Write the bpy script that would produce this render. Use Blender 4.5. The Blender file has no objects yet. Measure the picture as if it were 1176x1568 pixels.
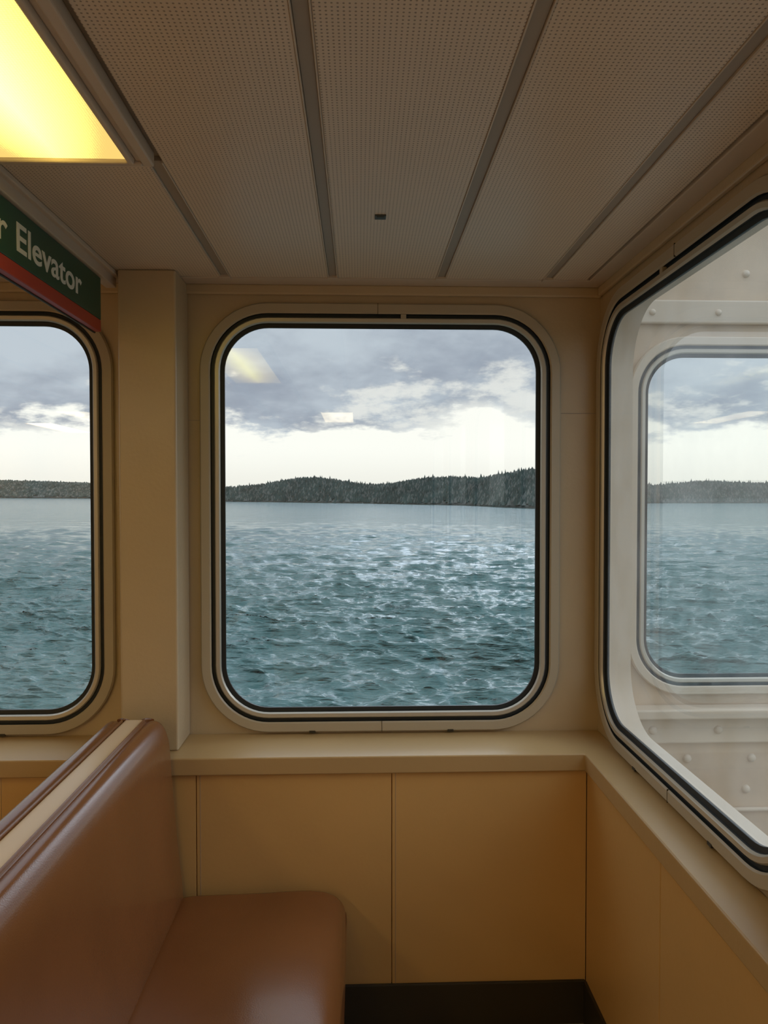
import bpy, bmesh, math, random
import numpy as np
from mathutils import Vector, Matrix
random.seed(4); np.random.seed(4)
scene = bpy.context.scene
scene.view_settings.view_transform = 'Standard'
scene.view_settings.look = 'None'
E = 1.5            # eye height over the cabin floor
CEIL = E + .63
YB = 2.25          # inner face of back wall
XR = .737          # inner face of right wall

# ------------------------------------------------------------------ materials
def mat(name, col, rough=.5, metal=0., spec=.5, bump=0., bscale=200., coat=0., var=0., vscale=3.):
    m = bpy.data.materials.new(name); m.use_nodes = True
    nt = m.node_tree; b = nt.nodes['Principled BSDF']
    b.inputs['Base Color'].default_value = (*col, 1)
    b.inputs['Roughness'].default_value = rough
    b.inputs['Metallic'].default_value = metal
    b.inputs['Specular IOR Level'].default_value = spec
    b.inputs['Coat Weight'].default_value = coat
    b.inputs['Coat Roughness'].default_value = .15
    tc = nt.nodes.new('ShaderNodeTexCoord')
    if bump:
        n = nt.nodes.new('ShaderNodeTexNoise'); n.inputs['Scale'].default_value = bscale
        n.inputs['Detail'].default_value = 3
        nt.links.new(tc.outputs['Object'], n.inputs['Vector'])
        bp = nt.nodes.new('ShaderNodeBump'); bp.inputs['Strength'].default_value = bump
        bp.inputs['Distance'].default_value = .002
        nt.links.new(n.outputs['Fac'], bp.inputs['Height'])
        nt.links.new(bp.outputs['Normal'], b.inputs['Normal'])
    if var:
        n = nt.nodes.new('ShaderNodeTexNoise'); n.inputs['Scale'].default_value = vscale
        n.inputs['Detail'].default_value = 5
        nt.links.new(tc.outputs['Object'], n.inputs['Vector'])
        r = nt.nodes.new('ShaderNodeValToRGB')
        r.color_ramp.elements[0].position = .3; r.color_ramp.elements[1].position = .7
        r.color_ramp.elements[0].color = (*[c*(1-var) for c in col], 1)
        r.color_ramp.elements[1].color = (*[min(1, c*(1+var*.5)) for c in col], 1)
        nt.links.new(n.outputs['Fac'], r.inputs['Fac'])
        nt.links.new(r.outputs['Color'], b.inputs['Base Color'])
    return m

M_wall = mat('wall_paint', (.56, .435, .28), .26, bump=.25, bscale=90, var=.05)
M_panel = mat('panel_paint', (.66, .405, .155), .34, bump=.2, bscale=60, var=.06, vscale=2)
M_ledge = mat('ledge_paint', (.52, .35, .165), .38, bump=.2, bscale=60, var=.05)
M_frame = mat('frame_paint', (.47, .40, .295), .4, bump=.1)
M_ring = mat('frame_metal', (.58, .54, .46), .35, metal=.5)
M_rub = mat('rubber', (.012, .016, .018), .5)
M_dark = mat('dark_vinyl', (.035, .027, .015), .5)
M_floor = mat('floor_vinyl', (.55, .43, .30), .45, var=.2, vscale=20)
M_strip = mat('ceiling_channel', (.35, .29, .23), .45)
M_ceilplain = mat('ceiling_paint', (.60, .50, .405), .4, bump=.1)
M_vinyl = mat('bench_vinyl', (.225, .085, .028), .27, spec=.5, bump=.2, bscale=350, coat=.25, var=.10, vscale=4)
M_band = mat('bench_band', (.74, .56, .38), .35)
M_green = mat('sign_green', (.018, .085, .055), .4)
M_red = mat('sign_red', (.42, .045, .025), .4)
M_white = mat('sign_white', (.8, .8, .76), .4)
M_ext = mat('exterior_paint', (.62, .49, .35), .5, bump=.5, bscale=14, var=.14, vscale=6)
M_extw = mat('exterior_trim', (.64, .55, .43), .4, bump=.2, bscale=30)

# perforated ceiling
def perf():
    m = mat('ceiling_perforated', (.50, .435, .36), .34)
    nt = m.node_tree; b = nt.nodes['Principled BSDF']
    tc = nt.nodes.new('ShaderNodeTexCoord')
    def vm(op, a, v=None):
        n = nt.nodes.new('ShaderNodeVectorMath'); n.operation = op
        nt.links.new(a, n.inputs[0])
        if v is not None: n.inputs[1].default_value = v
        return n
    s = 1/.0078
    a = vm('MULTIPLY', tc.outputs['Object'], (s, s, 0))
    f = vm('FRACTION', a.outputs[0]); c = vm('SUBTRACT', f.outputs[0], (.5, .5, 0))
    l = vm('LENGTH', c.outputs[0])
    mr = nt.nodes.new('ShaderNodeMapRange'); mr.interpolation_type = 'SMOOTHSTEP'
    mr.inputs['From Min'].default_value = .13; mr.inputs['From Max'].default_value = .25
    nt.links.new(l.outputs['Value'], mr.inputs['Value'])
    mx = nt.nodes.new('ShaderNodeMix'); mx.data_type = 'RGBA'
    mx.inputs['A'].default_value = (.32, .24, .175, 1); mx.inputs['B'].default_value = (.72, .59, .465, 1)
    nt.links.new(mr.outputs['Result'], mx.inputs['Factor'])
    nt.links.new(mx.outputs['Result'], b.inputs['Base Color'])
    bp = nt.nodes.new('ShaderNodeBump'); bp.inputs['Distance'].default_value = .0008; bp.inputs['Strength'].default_value = .5
    nt.links.new(mr.outputs['Result'], bp.inputs['Height']); nt.links.new(bp.outputs['Normal'], b.inputs['Normal'])
    return m
M_perf = perf()

def glass(name, haze):
    m = bpy.data.materials.new(name); m.use_nodes = True
    nt = m.node_tree; nt.nodes.clear()
    o = nt.nodes.new('ShaderNodeOutputMaterial'); t = nt.nodes.new('ShaderNodeBsdfTransparent')
    g = nt.nodes.new('ShaderNodeBsdfGlossy'); g.inputs['Roughness'].default_value = 0
    t.inputs['Color'].default_value = (.95, .985, .97, 1)
    lw = nt.nodes.new('ShaderNodeLayerWeight'); lw.inputs['Blend'].default_value = .5
    p = nt.nodes.new('ShaderNodeMath'); p.operation = 'POWER'; p.inputs[1].default_value = 4
    nt.links.new(lw.outputs['Facing'], p.inputs[0])
    q = nt.nodes.new('ShaderNodeMath'); q.operation = 'MULTIPLY_ADD'; q.inputs[1].default_value = .9; q.inputs[2].default_value = .10
    nt.links.new(p.outputs[0], q.inputs[0])
    x = nt.nodes.new('ShaderNodeMixShader')
    nt.links.new(q.outputs[0], x.inputs[0]); nt.links.new(t.outputs[0], x.inputs[1]); nt.links.new(g.outputs[0], x.inputs[2])
    # salt film / dirt on the pane
    tc = nt.nodes.new('ShaderNodeTexCoord'); n = nt.nodes.new('ShaderNodeTexNoise'); n.inputs['Scale'].default_value = 7; n.inputs['Detail'].default_value = 6
    nt.links.new(tc.outputs['Object'], n.inputs['Vector'])
    mrr = nt.nodes.new('ShaderNodeMapRange'); mrr.inputs['From Min'].default_value = .3; mrr.inputs['From Max'].default_value = .75
    mrr.inputs['To Min'].default_value = haze*.4; mrr.inputs['To Max'].default_value = haze*1.4
    nt.links.new(n.outputs['Fac'], mrr.inputs['Value'])
    d = nt.nodes.new('ShaderNodeBsdfTranslucent'); d.inputs['Color'].default_value = (.9, .9, .86, 1)
    x2 = nt.nodes.new('ShaderNodeMixShader')
    nt.links.new(mrr.outputs['Result'], x2.inputs[0]); nt.links.new(x.outputs[0], x2.inputs[1]); nt.links.new(d.outputs[0], x2.inputs[2])
    nt.links.new(x2.outputs[0], o.inputs[0])
    return m
M_glass = glass('window_glass', .015)
M_glass2 = glass('window_glass_salty', .11)

def lampmat(name, strength, c0, c1, c2):
    m = bpy.data.materials.new(name); m.use_nodes = True
    nt = m.node_tree; nt.nodes.clear()
    o = nt.nodes.new('ShaderNodeOutputMaterial'); e = nt.nodes.new('ShaderNodeEmission')
    tc = nt.nodes.new('ShaderNodeTexCoord'); sp = nt.nodes.new('ShaderNodeSeparateXYZ')
    nt.links.new(tc.outputs['Generated'], sp.inputs[0])
    def mth(op, a, bv=None, bl=None):
        n = nt.nodes.new('ShaderNodeMath'); n.operation = op
        if a is not None: nt.links.new(a, n.inputs[0])
        if bv is not None: n.inputs[1].default_value = bv
        if bl is not None: nt.links.new(bl, n.inputs[1])
        return n.outputs[0]
    # twin tubes behind the prismatic lens: brighter along the centre
    ax = mth('ABSOLUTE', mth('SUBTRACT', sp.outputs[0], .5))
    ay = mth('POWER', mth('ABSOLUTE', mth('SUBTRACT', sp.outputs[1], .5)), 3.)
    d = mth('ADD', mth('MULTIPLY', ax, 1.5), None, mth('MULTIPLY', ay, 3.5))
    v = nt.nodes.new('ShaderNodeTexVoronoi'); v.inputs['Scale'].default_value = 230; v.inputs['Randomness'].default_value = .15
    nt.links.new(tc.outputs['Object'], v.inputs['Vector'])
    d2 = mth('ADD', d, None, mth('MULTIPLY', v.outputs['Distance'], .30))
    r = nt.nodes.new('ShaderNodeValToRGB')
    r.color_ramp.elements[0].position = .1; r.color_ramp.elements[0].color = (*c0, 1)
    r.color_ramp.elements[1].position = 1.; r.color_ramp.elements[1].color = (*c2, 1)
    el = r.color_ramp.elements.new(.55); el.color = (*c1, 1)
    nt.links.new(d2, r.inputs['Fac']); nt.links.new(r.outputs['Color'], e.inputs['Color'])
    e.inputs['Strength'].default_value = strength
    nt.links.new(e.outputs[0], o.inputs[0])
    return m
M_lamp = lampmat('lamp_diffuser', 6., (1., .86, .13), (.46, .33, .075), (.17, .115, .032))
M_lamp2 = lampmat('lamp_diffuser_bright', 5., (1., .84, .56), (1., .82, .52), (.9, .72, .42))
M_lampfill = lampmat('lamp_fill_rear', 17., (1., .80, .46), (1., .78, .43), (.9, .68, .36))  # strong diffuser for the added fill lamps behind the camera

# ------------------------------------------------------------------ helpers
def obj(name, verts, faces, mats, midx=None, smooth=False, parent=None):
    me = bpy.data.meshes.new(name); me.from_pydata([tuple(v) for v in verts], [], faces)
    for m in (mats if isinstance(mats, (list, tuple)) else [mats]): me.materials.append(m)
    if midx is not None:
        for p, i in zip(me.polygons, midx): p.material_index = i
    bm = bmesh.new(); bm.from_mesh(me); bmesh.ops.recalc_face_normals(bm, faces=bm.faces); bm.to_mesh(me); bm.free()
    if smooth:
        for p in me.polygons: p.use_smooth = True
    o = bpy.data.objects.new(name, me); scene.collection.objects.link(o)
    if parent: o.parent = parent
    return o

def empty(name, loc=(0, 0, 0)):
    o = bpy.data.objects.new(name, None); o.empty_display_size = .1
    scene.collection.objects.link(o); return o

def boxes(name, lst, mats, bevel=.0, parent=None, seg=2):
    """lst: (x0,x1,y0,y1,z0,z1[,mat])"""
    V = []; F = []; MI = []
    for b in lst:
        x0, x1, y0, y1, z0, z1 = b[:6]; mi = b[6] if len(b) > 6 else 0
        k = len(V)
        V += [(x0,y0,z0),(x1,y0,z0),(x1,y1,z0),(x0,y1,z0),(x0,y0,z1),(x1,y0,z1),(x1,y1,z1),(x0,y1,z1)]
        F += [[k+i for i in f] for f in ((0,3,2,1),(4,5,6,7),(0,1,5,4),(1,2,6,5),(2,3,7,6),(3,0,4,7))]
        MI += [mi]*6
    o = obj(name, V, F, mats, MI, parent=parent)
    if bevel:
        m = o.modifiers.new('bevel', 'BEVEL'); m.width = bevel; m.segments = seg; m.limit_method = 'ANGLE'
        m.harden_normals = False
    return o

def rr(hw, hh, r, n=14):
    P = []
    for cx, cy, a0 in ((hw-r, hh-r, 0), (-hw+r, hh-r, 90), (-hw+r, -hh+r, 180), (hw-r, -hh+r, 270)):
        for i in range(n+1):
            a = math.radians(a0 + 90*i/n); P.append((cx+r*math.cos(a), cy+r*math.sin(a)))
    return P

HW, HH, RO = .545, .648, .205
def sheet_with_holes(name, rect, holes, thick, off, place, m):
    """flat wall built from a filled 2D outline with rounded holes"""
    cu = bpy.data.curves.new(name, 'CURVE'); cu.dimensions = '2D'; cu.fill_mode = 'BOTH'; cu.extrude = thick/2
    def spl(pts):
        s = cu.splines.new('POLY'); s.points.add(len(pts)-1)
        for p, q in zip(s.points, pts): p.co = (q[0], q[1], 0, 1)
        s.use_cyclic_u = True
    u0, u1, v0, v1 = rect
    spl([(u0,v0),(u1,v0),(u1,v1),(u0,v1)])
    for (cu_, cv_) in holes:
        spl([(cu_+x, cv_+y) for x, y in rr(HW-off, HH-off, RO-off)])
    tmp = bpy.data.objects.new('tmp', cu); scene.collection.objects.link(tmp)
    bpy.context.view_layer.update()
    me = bpy.data.meshes.new_from_object(tmp.evaluated_get(bpy.context.evaluated_depsgraph_get()))
    bpy.data.objects.remove(tmp)
    for v in me.vertices: v.co = place(v.co.x, v.co.y, v.co.z - thick/2)
    me.materials.clear(); me.materials.append(m)
    bm = bmesh.new(); bm.from_mesh(me); bmesh.ops.remove_doubles(bm, verts=bm.verts, dist=1e-5)
    bmesh.ops.recalc_face_normals(bm, faces=bm.faces); bm.to_mesh(me); bm.free()
    o = bpy.data.objects.new(name, me); scene.collection.objects.link(o)
    return o

def window(name, cu_, cv_, place, frame_m=None, wall_t=.08, clips=True, gm=None):
    par = empty(name)
    fm = frame_m or M_frame
    prof = [(0,0,0),(0,.013,0),(.004,.018,0),(.028,.018,0),(.032,.014,0),(.0325,.006,1),(.043,.006,1),
            (.0435,.013,2),(.047,.017,2),(.057,.016,2),(.061,.010,2),(.0615,.004,1),(.073,.002,1),(.073,-.005,1),
            (.036,-.008,3),(.034,-wall_t-.004,3),(.01,-wall_t-.012,3),(.01,-wall_t,3)]
    V = []; F = []; MI = []
    for k, (o_, w, mi) in enumerate(prof):
        L = rr(HW-o_, HH-o_, RO-o_)
        N = len(L)
        V += [place(cu_+x, cv_+y, w) for x, y in L]
        if k:
            for i in range(N):
                j = (i+1) % N
                F.append([(k-1)*N+i, (k-1)*N+j, k*N+j, k*N+i]); MI.append(mi)
    fr = obj('frame', V, F, [fm, M_rub, M_ring, M_extw], MI, smooth=True, parent=par)
    mod = fr.modifiers.new('es', 'EDGE_SPLIT'); mod.split_angle = math.radians(35)
    L = rr(HW-.070, HH-.070, RO-.070)
    obj('glass_pane', [place(cu_+x, cv_+y, 0) for x, y in L], [list(range(len(L)))], gm or M_glass, parent=par)
    if clips:
        V = []; F = []; MI = []
        def pb(u0,u1,v0,v1,w0,w1,mi):
            k = len(V)
            V.extend([place(cu_+a, cv_+b, c) for c in (w0,w1) for a, b in ((u0,v0),(u1,v0),(u1,v1),(u0,v1))])
            F.extend([[k+i for i in f] for f in ((0,3,2,1),(4,5,6,7),(0,1,5,4),(1,2,6,5),(2,3,7,6),(3,0,4,7))]); MI.extend([mi]*6)
        pb(.058,.074, HH-.047,HH-.033, .004,.0165, 0)         # gasket joint clip
        pb(-.012,-.0105, HH-.032,HH-.001, .010,.0186, 1)      # flange joint lines
        pb(.0,.0015, -HH+.001,-HH+.032, .010,.0186, 1)
        for s in (-.21, .21):
            pb(s-.009,s+.009, -HH-.001,-HH+.006, .006,.0195, 1)
        obj('clips', V, F, [M_frame, M_dark], MI, parent=par)
    return par

# ------------------------------------------------------------------ room shell
XL, YF = -3.3, -3.2
back = lambda u, v, w: Vector((u, YB - w, v))
right = lambda u, v, w: Vector((XR - w, u, v))
cz = E - .072
bw = [(.0677, cz), (-1.278, cz), (-2.623, cz)]
rw = [(1.69, cz), (.35, cz), (-.99, cz), (-2.33, cz)]
sheet_with_holes('wall_back', (XL-.08, XR+.08, 0, CEIL+.06), bw, .08, .03, back, M_wall)
sheet_with_holes('wall_right', (YF, YB, 0, CEIL+.06), rw, .08, .03, right, M_wall)
n = 1
for u, v in bw: window('window_%d' % n, u, v, back); n += 1
for u, v in rw: window('window_%d' % n, u, v, right, gm=M_glass2); n += 1
boxes('wall_left', [(XL-.08, XL, YF, YB, 0, CEIL+.06)], M_wall)
boxes('wall_front', [(XL-.08, XR+.08, YF-.08, YF, 0, CEIL+.06)], M_wall)
boxes('floor', [(XL-.08, XR+.08, YF-.08, YB+.08, -.06, 0)], M_floor)

# ceiling: backing, perforated panels, channels
SX = [-3.2, -2.886, -2.575, -2.264, -1.95, -1.64, -1.327, -1.014, -.70, -.386, -.076, .2385, .552, .672]
YE = 2.165
lamps = [(-.674, -.428, .39, 1.39, 0), (-.284, -.05, -1.8, -1.0, 1), (-2.24, -2.0, -1.8, -1.0, 1), (-2.24, -2.0, .39, 1.39, 1),
         (-1.605, -1.36, -1.8, -.8, 2), (-2.86, -2.62, -2.9, -1.9, 2)]  # these two are added, out of view, to brighten the cabin
C = [(XL, XR, YF, YB, CEIL+.012, CEIL+.05, 1)]
hg = .0145
for i in range(len(SX)-1):
    a, b = SX[i]+hg, SX[i+1]-hg
    if i == len(SX)-2: b = SX[i+1]-.003
    cuts = [(YF, YE)]
    for (lx0, lx1, ly0, ly1, _k) in lamps:
        if a < lx1 and b > lx0:
            nc = []
            for c0, c1 in cuts:
                if ly0-.03 > c0 and ly1+.02 < c1: nc += [(c0, ly0-.03), (ly1+.02, c1)]
                else: nc.append((c0, c1))
            cuts = nc
    for c0, c1 in cuts:
        C.append((a, b, c0, c1, CEIL, CEIL+.014, 0))
C.append((XL, XR, YE+.004, YB, CEIL-.001, CEIL+.014, 2))            # plain end strip
C.append((SX[-1]+.004, XR, YF, YE, CEIL-.003, CEIL+.014, 2))         # side cove
boxes('ceiling', C, [M_perf, M_strip, M_ceilplain], bevel=.002)
# channel inserts (trim)
T = []
for s in SX[8:13]:
    if s == -.70: continue
    y0 = 1.43 if s == -.386 else YF
    T += [(s-.011, s+.011, y0, YE-.01, CEIL+.003, CEIL+.0125, 0), (s-.0145, s-.0115, y0, YE, CEIL-.0015, CEIL+.01, 1),
          (s+.0115, s+.0145, y0, YE, CEIL-.0015, CEIL+.01, 1), (s-.015, s+.015, YE-.012, YE+.012, CEIL-.004, CEIL+.01, 1)]
boxes('trim_1', T, [M_strip, M_ceilplain], bevel=.0008)
boxes('trim_2', [(XL, XR-.001, YB-.016, YB, CEIL-.03, CEIL, 0), (XR-.014, XR, YF, YB-.016, CEIL-.028, CEIL, 0)], [M_wall], bevel=.005, seg=3)
# fine joint lines of the wall lining
boxes('trim_3', [(.614, XR, YB-.0012, YB, E+.249, E+.2505), (-.512, -.477, YB-.0012, YB, E+.224, E+.2255)], [M_strip])
# ceiling plug
boxes('ceiling_vent_plug', [(.036, .061, 1.675, 1.70, CEIL-.003, CEIL+.003, 0), (.040, .057, 1.679, 1.696, CEIL-.0045, CEIL, 0)], [mat('plug', (.05,.055,.05), .5)], bevel=.001)

# lamps
for (x0, x1, y0, y1, k) in lamps:
    p = empty('ceiling_light')
    zf = CEIL
    fr = []
    for o_, w_, z0, z1 in ((.045, .020, zf-.016, zf+.012), (.026, .013, zf-.010, zf+.012), (.013, .011, zf-.020, zf+.012)):
        a0, a1, b0, b1 = x0-o_, x1+o_, y0-o_*.55, y1+o_*.55
        ww = w_*.6
        fr += [(a0, a0+w_, b0, b1, z0, z1), (a1-w_, a1, b0, b1, z0, z1), (a0+w_, a1-w_, b0, b0+ww, z0, z1), (a0+w_, a1-w_, b1-ww, b1, z0, z1)]
    boxes('housing', fr, [M_ceilplain], bevel=.003, parent=p)
    boxes('diffuser', [(x0-.003, x1+.003, y0-.003, y1+.003, zf-.012, zf-.004)], [(M_lamp, M_lamp2, M_lampfill)[k]], parent=p)

# column between windows
boxes('column', [(-.674, -.513, 2.10, YB, E-.726, CEIL, 0)], M_wall, bevel=.006, seg=3)

# wainscot panels and ledges
PZ = E-.726-.049
ps = [.634 - .5435*i for i in range(8)]
P = []
for i in range(7):
    P.append((max(ps[i+1], XL)+.0014, ps[i]-.0014 if i else .6415, 2.052, 2.075, .1, PZ))
    P.append((ps[i+1]+.010, ps[i+1]+.0115, 2.0514, 2.06, .1, PZ, 1))
P.append((XL+.001, .6415, 2.06, YB-.001, 0, PZ, 0))
boxes('wainscot_back', P, [M_panel, M_strip], bevel=.0015)
py = [2.051, 1.54, 1.0, .45, -.1, -.65, -1.2, -1.75, -2.3, -2.85, YF]
P = []
for i in range(10):
    P.append((.642, .66, py[i+1]+.0014, py[i]-.0014, .1, PZ))
P.append((.65, XR-.001, YF+.001, 2.052, 0, PZ, 0))
boxes('wainscot_right', P, [M_panel, M_strip], bevel=.0015)
# L-shaped window ledge
lp = [(XL, YB), (XL, 2.038), (.632, 2.038), (.632, YF), (XR, YF), (XR, YB)]
V = [(x, y, PZ) for x, y in lp] + [(x, y, E-.726) for x, y in lp]
F = [[5,4,3,2,1,0], [6,7,8,9,10,11]] + [[i, (i+1) % 6, (i+1) % 6+6, i+6] for i in range(6)]
o = obj('window_ledge', V, F, M_ledge)
m = o.modifiers.new('b', 'BEVEL'); m.width = .004; m.segments = 3
boxes('baseboard_back', [(XL, .640, 2.044, 2.06, 0, .124)], M_dark, bevel=.003)
boxes('baseboard_right', [(.634, .65, YF, 2.044, 0, .124)], M_dark, bevel=.003)

# ------------------------------------------------------------------ bench
def smooth_loop(P, sub=6):
    out = []; n_ = len(P)
    for i in range(n_):
        p0, p1, p2, p3 = [Vector(P[(i+k-1) % n_]) for k in range(4)]
        for s in range(sub):
            t = s/sub
            out.append(.5*((2*p1)+(-p0+p2)*t+(2*p0-5*p1+4*p2-p3)*t*t+(-p0+3*p1-3*p2+p3)*t**3))
    return out
def cushion(name, P, y0, y1, r, parent, m, mirror=None, wob=None, sub=6):
    L = smooth_loop(P, sub)
    if mirror is not None: L = [Vector((2*mirror-p.x, p.y)) for p in L]
    area = sum(L[i-1].x*L[i].y-L[i].x*L[i-1].y for i in range(len(L)))
    sg = 1 if area > 0 else -1
    N = len(L); nor = []
    for i in range(N):
        t = (L[(i+1) % N]-L[i-1]).normalized(); nor.append(Vector((-t.y, t.x))*sg)
    st = []
    for i in range(7):
        a = math.pi/2*i/6; st.append((y0+r*(1-math.cos(a)), r*(1-math.sin(a))))
    nm = 24
    for i in range(1, nm): st.append((y0+r+(y1-y0-2*r)*i/nm, 0))
    for i in range(6, -1, -1):
        a = math.pi/2*i/6; st.append((y1-r*(1-math.cos(a)), r*(1-math.sin(a))))
    V = []
    for (y, ins) in st:
        for p, q in zip(L, nor):
            z = p.y+q.y*ins; x = p.x+q.x*ins
            if wob: z += wob(x, y, z)
            V.append((x, y, z))
    F = [[(k-1)*N+i, (k-1)*N+(i+1) % N, k*N+(i+1) % N, k*N+i] for k in range(1, len(st)) for i in range(N)]
    F.append(list(range(N))); F.append([(len(st)-1)*N+i for i in range(N)])
    return obj(name, V, F, m, smooth=True, parent=parent)
BY0, BY1 = .25, 2.025
backp = [(-.583,.872),(-.575,.885),(-.558,.890),(-.540,.884),(-.524,.862),(-.514,.82),(-.507,.72),(-.494,.56),(-.481,.43),(-.480,.38),(-.50,.365),(-.57,.365),(-.583,.38),(-.583,.6)]
seatp = [(-.497,.385),(-.484,.405),(-.43,.412),(-.32,.420),(-.20,.428),(-.12,.428),(-.07,.415),(-.044,.388),(-.035,.35),(-.036,.31),(-.05,.285),(-.10,.28),(-.30,.28),(-.48,.28),(-.497,.30)]
bench = empty('bench')
wob = lambda x, y, z: (.011*math.sin((y-1.3)*6.)*max(0, min(1, (x+.45)/.2)) if z > .36 else 0)
for mir in (None, -.610):
    mw = (lambda x, y, z: .006*math.sin((y-1.25)*5.2) if z > .36 else 0) if mir else wob
    s = '' if mir is None else '_rear'
    cushion('backrest'+s, backp, BY0, BY1, .022, bench, M_vinyl, mir)
    cushion('seat'+s, seatp, BY0, BY1, .03, bench, M_vinyl, mir, wob=mw)
boxes('centre_band', [(-.6365, -.5835, BY0+.01, BY1-.004, .1, .8885, 0)], [M_band], bevel=.003, parent=bench)
boxes('base', [(-.56, -.09, BY0+.03, BY1-.005, 0, .29), (-1.13, -.66, BY0+.03, BY1-.005, 0, .29)], [M_dark], bevel=.004, parent=bench)

# ------------------------------------------------------------------ overhead rail + sign
boxes('overhead_rail', [(-.735, -.680, YF, 2.165, CEIL-.014, CEIL-.001), (-.722, -.692, YF, 2.15, CEIL-.040, CEIL-.01)], [M_ceilplain], bevel=.003)
sign = empty('hanging_sign')
ZT = E+.588
boxes('board', [(-.717, -.7005, .75, 2.045, E+.475, ZT, 0), (-.717, -.7005, .75, 2.045, E+.443, E+.4745, 1), (-.722,-.717,.745,2.05,E+.44,ZT+.001,2)], [M_green, M_red, M_dark], bevel=.0015, parent=sign)
def text(body, yend, ylen, zb, cap):
    cu = bpy.data.curves.new('lettering', 'FONT'); cu.body = body; cu.size = 1; cu.offset = .014; cu.extrude = .002
    t = bpy.data.objects.new('tmp', cu); scene.collection.objects.link(t); bpy.context.view_layer.update()
    me = bpy.data.meshes.new_from_object(t.evaluated_get(bpy.context.evaluated_depsgraph_get())); bpy.data.objects.remove(t)
    xs = [v.co.x for v in me.vertices]; x0, x1 = min(xs), max(xs)
    ys = [v.co.y for v in me.vertices]; yt = max(ys)
    for v in me.vertices:
        x, y, z = v.co
        v.co = (-.7003+z*.3, yend-ylen+(x-x0)/(x1-x0)*ylen, zb+y/yt*cap)
    me.materials.clear(); me.materials.append(M_white)
    o = bpy.data.objects.new('lettering_'+body.lower(), me); scene.collection.objects.link(o); o.parent = sign
text('Elevator', 1.905, .355, E+.502, .058)
text('Stairs or', 1.510, .39, E+.502, .058)

# ------------------------------------------------------------------ exterior bulkhead right
YX = 2.65
ext = lambda u, v, w: Vector((u, YX - w, v))
ocz = E-.078
bulk = sheet_with_holes('exterior_bulkhead', (XR+.085, 3.6, 0, E+1.5), [(1.516, ocz), (2.86, ocz)], .06, .03, ext, M_ext)
window('window_8', 1.516, ocz, ext, M_extw, .06, False)
window('window_9', 2.86, ocz, ext, M_extw, .06, False)
boxes('stiffener', [(XR+.085, 3.6, YX-.075, YX, E-.80, E-.765), (XR+.085, 3.6, YX-.03, YX, E-.90, E-.80),
      (XR+.085, 3.6, YX-.015, YX, E-1.16, E-1.145), (XR+.085, 3.6, YX-.02, YX, E+.615, E+.70)], [M_extw], bevel=.006, parent=bulk)
boxes('exterior_hull_side', [(XR+.06, XR+.084, YB+.08, YX, 0, E+1.5)], [M_ext])
boxes('exterior_deck', [(XR+.085, 3.6, YF, YX+.06, -.1, -.001)], [mat('deck', (.26,.23,.17), .6, var=.2)])
# rivets
V = []; F = []
def rivet(x, z, r=.011, y=YX):
    k = len(V); n_ = 10
    rings = [(r, 0), (r*.9, r*.35), (r*.55, r*.6)]
    for rad, h in rings:
        for i in range(n_):
            a = 2*math.pi*i/n_; V.append((x+rad*math.cos(a), y-h, z+rad*math.sin(a)))
    V.append((x, y-r*.7, z))
    for q in range(2):
        for i in range(n_):
            j = (i+1) % n_; F.append([k+q*n_+i, k+q*n_+j, k+(q+1)*n_+j, k+(q+1)*n_+i])
    for i in range(n_): F.append([k+2*n_+i, k+2*n_+(i+1) % n_, k+3*n_])
for i in range(12):
    rivet(1.06+.24*i, E-.85, .016, YX-.03); rivet(1.20+.24*i, E-.965, .016); rivet(1.18+.24*i, E-1.08, .016)
    rivet(1.16+.24*i, E+.80, .014); rivet(1.05+.24*i, E+.655, .012, YX-.02)
obj('rivets', V, F, M_extw, smooth=True, parent=bulk)

# ------------------------------------------------------------------ sea
H = 9.0; ZS = E-H
t1 = np.linspace(.75, .32, 50, endpoint=False); t2 = np.linspace(.32, .02, 430, endpoint=False); t3 = np.geomspace(.02, .0016, 60)
R = H/np.concatenate([t1, t2, t3]); A = np.radians(np.linspace(-58, 60, 1050))
Rg, Ag = np.meshgrid(R, A, indexing='ij'); X = Rg*np.sin(Ag); Y = Rg*np.cos(Ag)
dr = np.gradient(R)[:, None]*np.ones_like(Ag)
Z = np.zeros_like(X); DX = np.zeros_like(X); DY = np.zeros_like(X)
rng = np.random.RandomState(7)
for i in range(120):
    lam = .55*(7/.55)**rng.rand()
    th = math.radians(-100 + rng.randn()*28)
    k = 2*math.pi/lam; ph = rng.rand()*2*math.pi
    a = .0118*lam**.72
    att = np.clip((lam/dr-.8)/1.6, 0, 1)
    p = k*(X*math.cos(th)+Y*math.sin(th))+ph
    Z += a*att*np.sin(p); DX += a*.85*att*np.cos(p)*math.cos(th); DY += a*.85*att*np.cos(p)*math.sin(th)
X2 = X+DX; Y2 = Y+DY
nr, na = X.shape
co = np.stack([X2, Y2, ZS+Z], -1).reshape(-1, 3)
idx = np.arange(nr*na).reshape(nr, na)
q = np.stack([idx[:-1,:-1], idx[:-1,1:], idx[1:,1:], idx[1:,:-1]], -1).reshape(-1, 4)[:, ::-1]
me = bpy.data.meshes.new('sea'); me.vertices.add(len(co)); me.vertices.foreach_set('co', co.ravel())
me.loops.add(q.size); me.loops.foreach_set('vertex_index', q.ravel().astype(np.int32))
me.polygons.add(len(q)); me.polygons.foreach_set('loop_start', np.arange(0, q.size, 4, dtype=np.int32))
me.polygons.foreach_set('loop_total', np.full(len(q), 4, dtype=np.int32))
me.update(calc_edges=True); me.validate()
me.polygons.foreach_set('use_smooth', np.ones(len(me.polygons), dtype=bool))
sea = bpy.data.objects.new('sea', me); scene.collection.objects.link(sea)
m = bpy.data.materials.new('sea_water'); m.use_nodes = True; nt = m.node_tree; b = nt.nodes['Principled BSDF']
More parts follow.
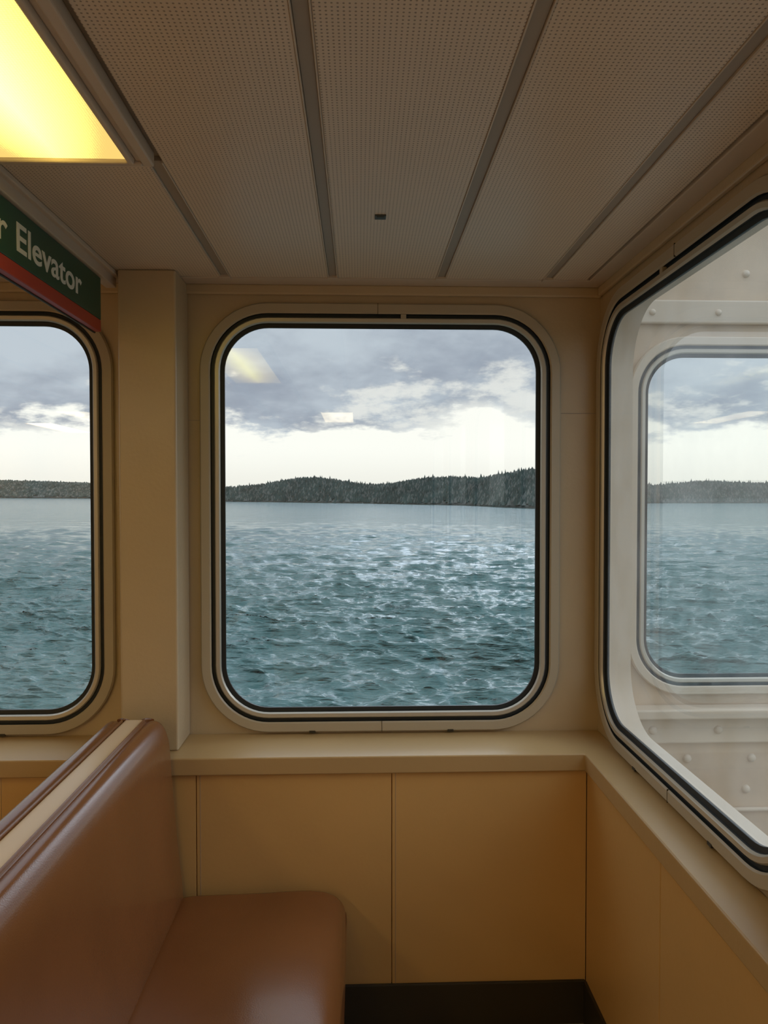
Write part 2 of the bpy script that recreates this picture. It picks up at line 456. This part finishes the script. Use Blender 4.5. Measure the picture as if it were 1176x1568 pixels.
b.inputs['Base Color'].default_value = (.055, .132, .128, 1); b.inputs['Roughness'].default_value = .13; b.inputs['IOR'].default_value = 1.38
tc = nt.nodes.new('ShaderNodeTexCoord')
prev = None
for sc, dist, stg in (((.05, .12, 1), 3.2, .8), ((.25, .6, 1), .9, .8), ((1.1, 3.0, 1), .20, .8), ((3.5, 8, 1), .05, .7)):
    mp = nt.nodes.new('ShaderNodeMapping'); mp.inputs['Scale'].default_value = sc; mp.inputs['Rotation'].default_value = (0, 0, math.radians(10))
    nt.links.new(tc.outputs['Object'], mp.inputs['Vector'])
    nn = nt.nodes.new('ShaderNodeTexNoise'); nn.inputs['Scale'].default_value = 1; nn.inputs['Detail'].default_value = 4
    nt.links.new(mp.outputs[0], nn.inputs['Vector'])
    bp = nt.nodes.new('ShaderNodeBump'); bp.inputs['Strength'].default_value = stg; bp.inputs['Distance'].default_value = dist
    nt.links.new(nn.outputs['Fac'], bp.inputs['Height'])
    if prev: nt.links.new(prev, bp.inputs['Normal'])
    prev = bp.outputs['Normal']
nt.links.new(prev, b.inputs['Normal'])
me.materials.append(m)

# ------------------------------------------------------------------ forested shore
S = np.array([(-1.6,2300,60),(-.75,2300,50),(-.60,2250,58),(-.486,2200,59),(-.40,2000,49),(-.358,1900,44),(-.27,1500,34),(-.177,1000,22),(-.13,950,26),(-.09,890,33),(-.062,850,34),(-.03,820,29.5),(.009,780,22.5),(.045,730,23.5),(.08,690,28),(.1325,640,28.5),(.16,600,26),(.2,530,28.5),(.2385,480,31),(.30,500,31),(.40,800,22),(.47,800,28),(.553,800,25),(.84,900,30),(1.7,1000,32)])
N = 700; tt = np.linspace(-1.6, 1.7, N)
D = np.interp(tt, S[:,0], S[:,1]); Ht = np.interp(tt, S[:,0], S[:,2])
ker = np.ones(7)/7
Ht = np.convolve(np.pad(Ht, 3, 'edge'), ker, 'valid')
V = []; F = []
prof = [(0, -.5), (.01, .05), (.06, .12), (.3, .40), (.6, .80), (.85, 1.), (1.2, .9), (1.8, 0)]
def gz(f, h):
    return np.interp(f, [p_[0] for p_ in prof], [p_[1] for p_ in prof])*h
def pos(tn, d, f):
    dep = d+f*max(90, d*.12)+4*math.sin(tn*60)+2.5*math.sin(tn*190)
    return tn*dep, dep
TH = 5
for i in range(N):
    for f, g in prof:
        x, y = pos(tt[i], D[i], f); V.append((x, y, ZS+g*(Ht[i]-TH)+(.8*math.sin(tt[i]*400+f*9) if f > .05 else 0)))
K = len(prof)
for i in range(N-1):
    for j in range(K-1): F.append([i*K+j, i*K+j+1, (i+1)*K+j+1, (i+1)*K+j])
MI = [0]*len(F)
for _ in range(36000):
    tn = random.uniform(-.75, .95); f = random.random()**.9*1.0+.004
    d = np.interp(tn, tt, D); h = np.interp(tn, tt, Ht)
    x, y = pos(tn, d, f); z = ZS+gz(f, h-TH)-.5
    sc = max(1, d/900); th = random.uniform(2.8, 5.8)*(.8+.2*sc); r = random.uniform(1.2, 2.2)*sc
    if random.random() < .06: th *= 1.45
    k = len(V); V.append((x, y, z+th))
    for i in range(5):
        a = 1.2566*i+tn*50; V.append((x+r*math.cos(a), y+r*math.sin(a), z+th*.12))
    mi = random.choice((1, 1, 1, 2))
    for i in range(5): F.append([k, k+1+i, k+1+(i+1) % 5]); MI.append(mi)
M_land = mat('hillside', (.10, .11, .10), .9, spec=.1, var=.3, vscale=.05)  # land and tree colours lightened and greyed to stand in for distance haze
M_tree = mat('conifers', (.068, .098, .088), .9, spec=.1, var=.4, vscale=.04)
M_tree2 = mat('conifers_light', (.155, .17, .155), .9, spec=.1, var=.3, vscale=.04)
obj('forested_shore', V, F, [M_land, M_tree, M_tree2], MI)

# ------------------------------------------------------------------ sky
w = bpy.data.worlds.new('World'); scene.world = w; w.use_nodes = True; nt = w.node_tree; nt.nodes.clear()
out = nt.nodes.new('ShaderNodeOutputWorld'); bg = nt.nodes.new('ShaderNodeBackground'); nt.links.new(bg.outputs[0], out.inputs[0])
tc = nt.nodes.new('ShaderNodeTexCoord'); sp = nt.nodes.new('ShaderNodeSeparateXYZ'); nt.links.new(tc.outputs['Generated'], sp.inputs[0])
def M(op, *a):
    n_ = nt.nodes.new('ShaderNodeMath'); n_.operation = op
    for i, v in enumerate(a):
        if isinstance(v, (int, float)): n_.inputs[i].default_value = v
        else: nt.links.new(v, n_.inputs[i])
    return n_.outputs[0]
def mr(v, a, b, c=0., d=1., it='SMOOTHSTEP'):
    n_ = nt.nodes.new('ShaderNodeMapRange'); n_.interpolation_type = it
    for nm, q_ in (('From Min', a), ('From Max', b), ('To Min', c), ('To Max', d)): n_.inputs[nm].default_value = q_
    nt.links.new(v, n_.inputs['Value']); return n_.outputs['Result']
def mix(f, a, b):
    n_ = nt.nodes.new('ShaderNodeMix'); n_.data_type = 'RGBA'
    nt.links.new(f, n_.inputs['Factor'])
    for nm, v in (('A', a), ('B', b)):
        if isinstance(v, tuple): n_.inputs[nm].default_value = (*v, 1)
        else: nt.links.new(v, n_.inputs[nm])
    return n_.outputs['Result']
x, y, z = sp.outputs
zz = M('ADD', M('MAXIMUM', z, 0.), .30)
cb = nt.nodes.new('ShaderNodeCombineXYZ')
nt.links.new(M('DIVIDE', x, zz), cb.inputs[0]); nt.links.new(M('DIVIDE', y, zz), cb.inputs[1])
def noise(sc, det, rough=.55, off=0.):
    mp = nt.nodes.new('ShaderNodeMapping'); mp.inputs['Location'].default_value = (off, off*.7, off)
    nt.links.new(cb.outputs[0], mp.inputs['Vector'])
    n_ = nt.nodes.new('ShaderNodeTexNoise'); n_.inputs['Scale'].default_value = sc; n_.inputs['Detail'].default_value = det
    n_.inputs['Roughness'].default_value = rough
    nt.links.new(mp.outputs[0], n_.inputs['Vector']); return n_.outputs['Fac']
n1 = noise(1.9, 8, .58, 3.1); n2 = noise(4.5, 7, .6, 9.4)
shade = mr(n1, .37, .63)
cloud = mix(shade, (.36, .405, .495), (.60, .665, .745))
def glow(cx, cz_, kx, kz):
    gx = M('SUBTRACT', x, cx); gz_ = M('SUBTRACT', z, cz_)
    g = M('EXPONENT', M('MULTIPLY', M('ADD', M('MULTIPLY', M('MULTIPLY', gx, gx), kx), M('MULTIPLY', M('MULTIPLY', gz_, gz_), kz)), -1.))
    return M('MULTIPLY', g, mr(y, 0., .3))
g = glow(.17, .12, 70., 240.)           # thin bright break low ahead
cloud = mix(mr(M('ADD', n2, M('MULTIPLY', g, .20)), .56, .70, 0, .8), cloud, (.96, .95, .91))
edge = M('ADD', z, M('MULTIPLY', M('SUBTRACT', n2, .5), .14))
edge = M('ADD', edge, M('MULTIPLY', M('SUBTRACT', n1, .5), .09))
edge = M('SUBTRACT', edge, M('MULTIPLY', g, .015))
cover = mr(edge, .077, .100)
band = mix(mr(z, 0., .07), (1.0, .97, .90), (1.15, 1.13, 1.06))
sky = mix(cover, band, cloud)
below = mix(mr(z, -.02, .0), (.10, .17, .18), sky)
nt.links.new(below, bg.inputs['Color'])
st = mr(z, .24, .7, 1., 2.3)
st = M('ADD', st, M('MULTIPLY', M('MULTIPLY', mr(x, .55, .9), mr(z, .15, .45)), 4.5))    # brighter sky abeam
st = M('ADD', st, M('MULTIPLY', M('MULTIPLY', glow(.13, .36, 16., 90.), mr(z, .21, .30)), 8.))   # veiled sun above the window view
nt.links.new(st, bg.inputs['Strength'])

# ------------------------------------------------------------------ camera
cam = bpy.data.cameras.new('camera'); co_ = bpy.data.objects.new('camera', cam); scene.collection.objects.link(co_)
cam.lens = 26; cam.sensor_width = 36; cam.sensor_fit = 'AUTO'; cam.clip_end = 20000; cam.clip_start = .05
co_.location = (0, 0, E); co_.rotation_euler = (math.radians(90-1.316), 0, math.radians(-1.92))
scene.camera = co_
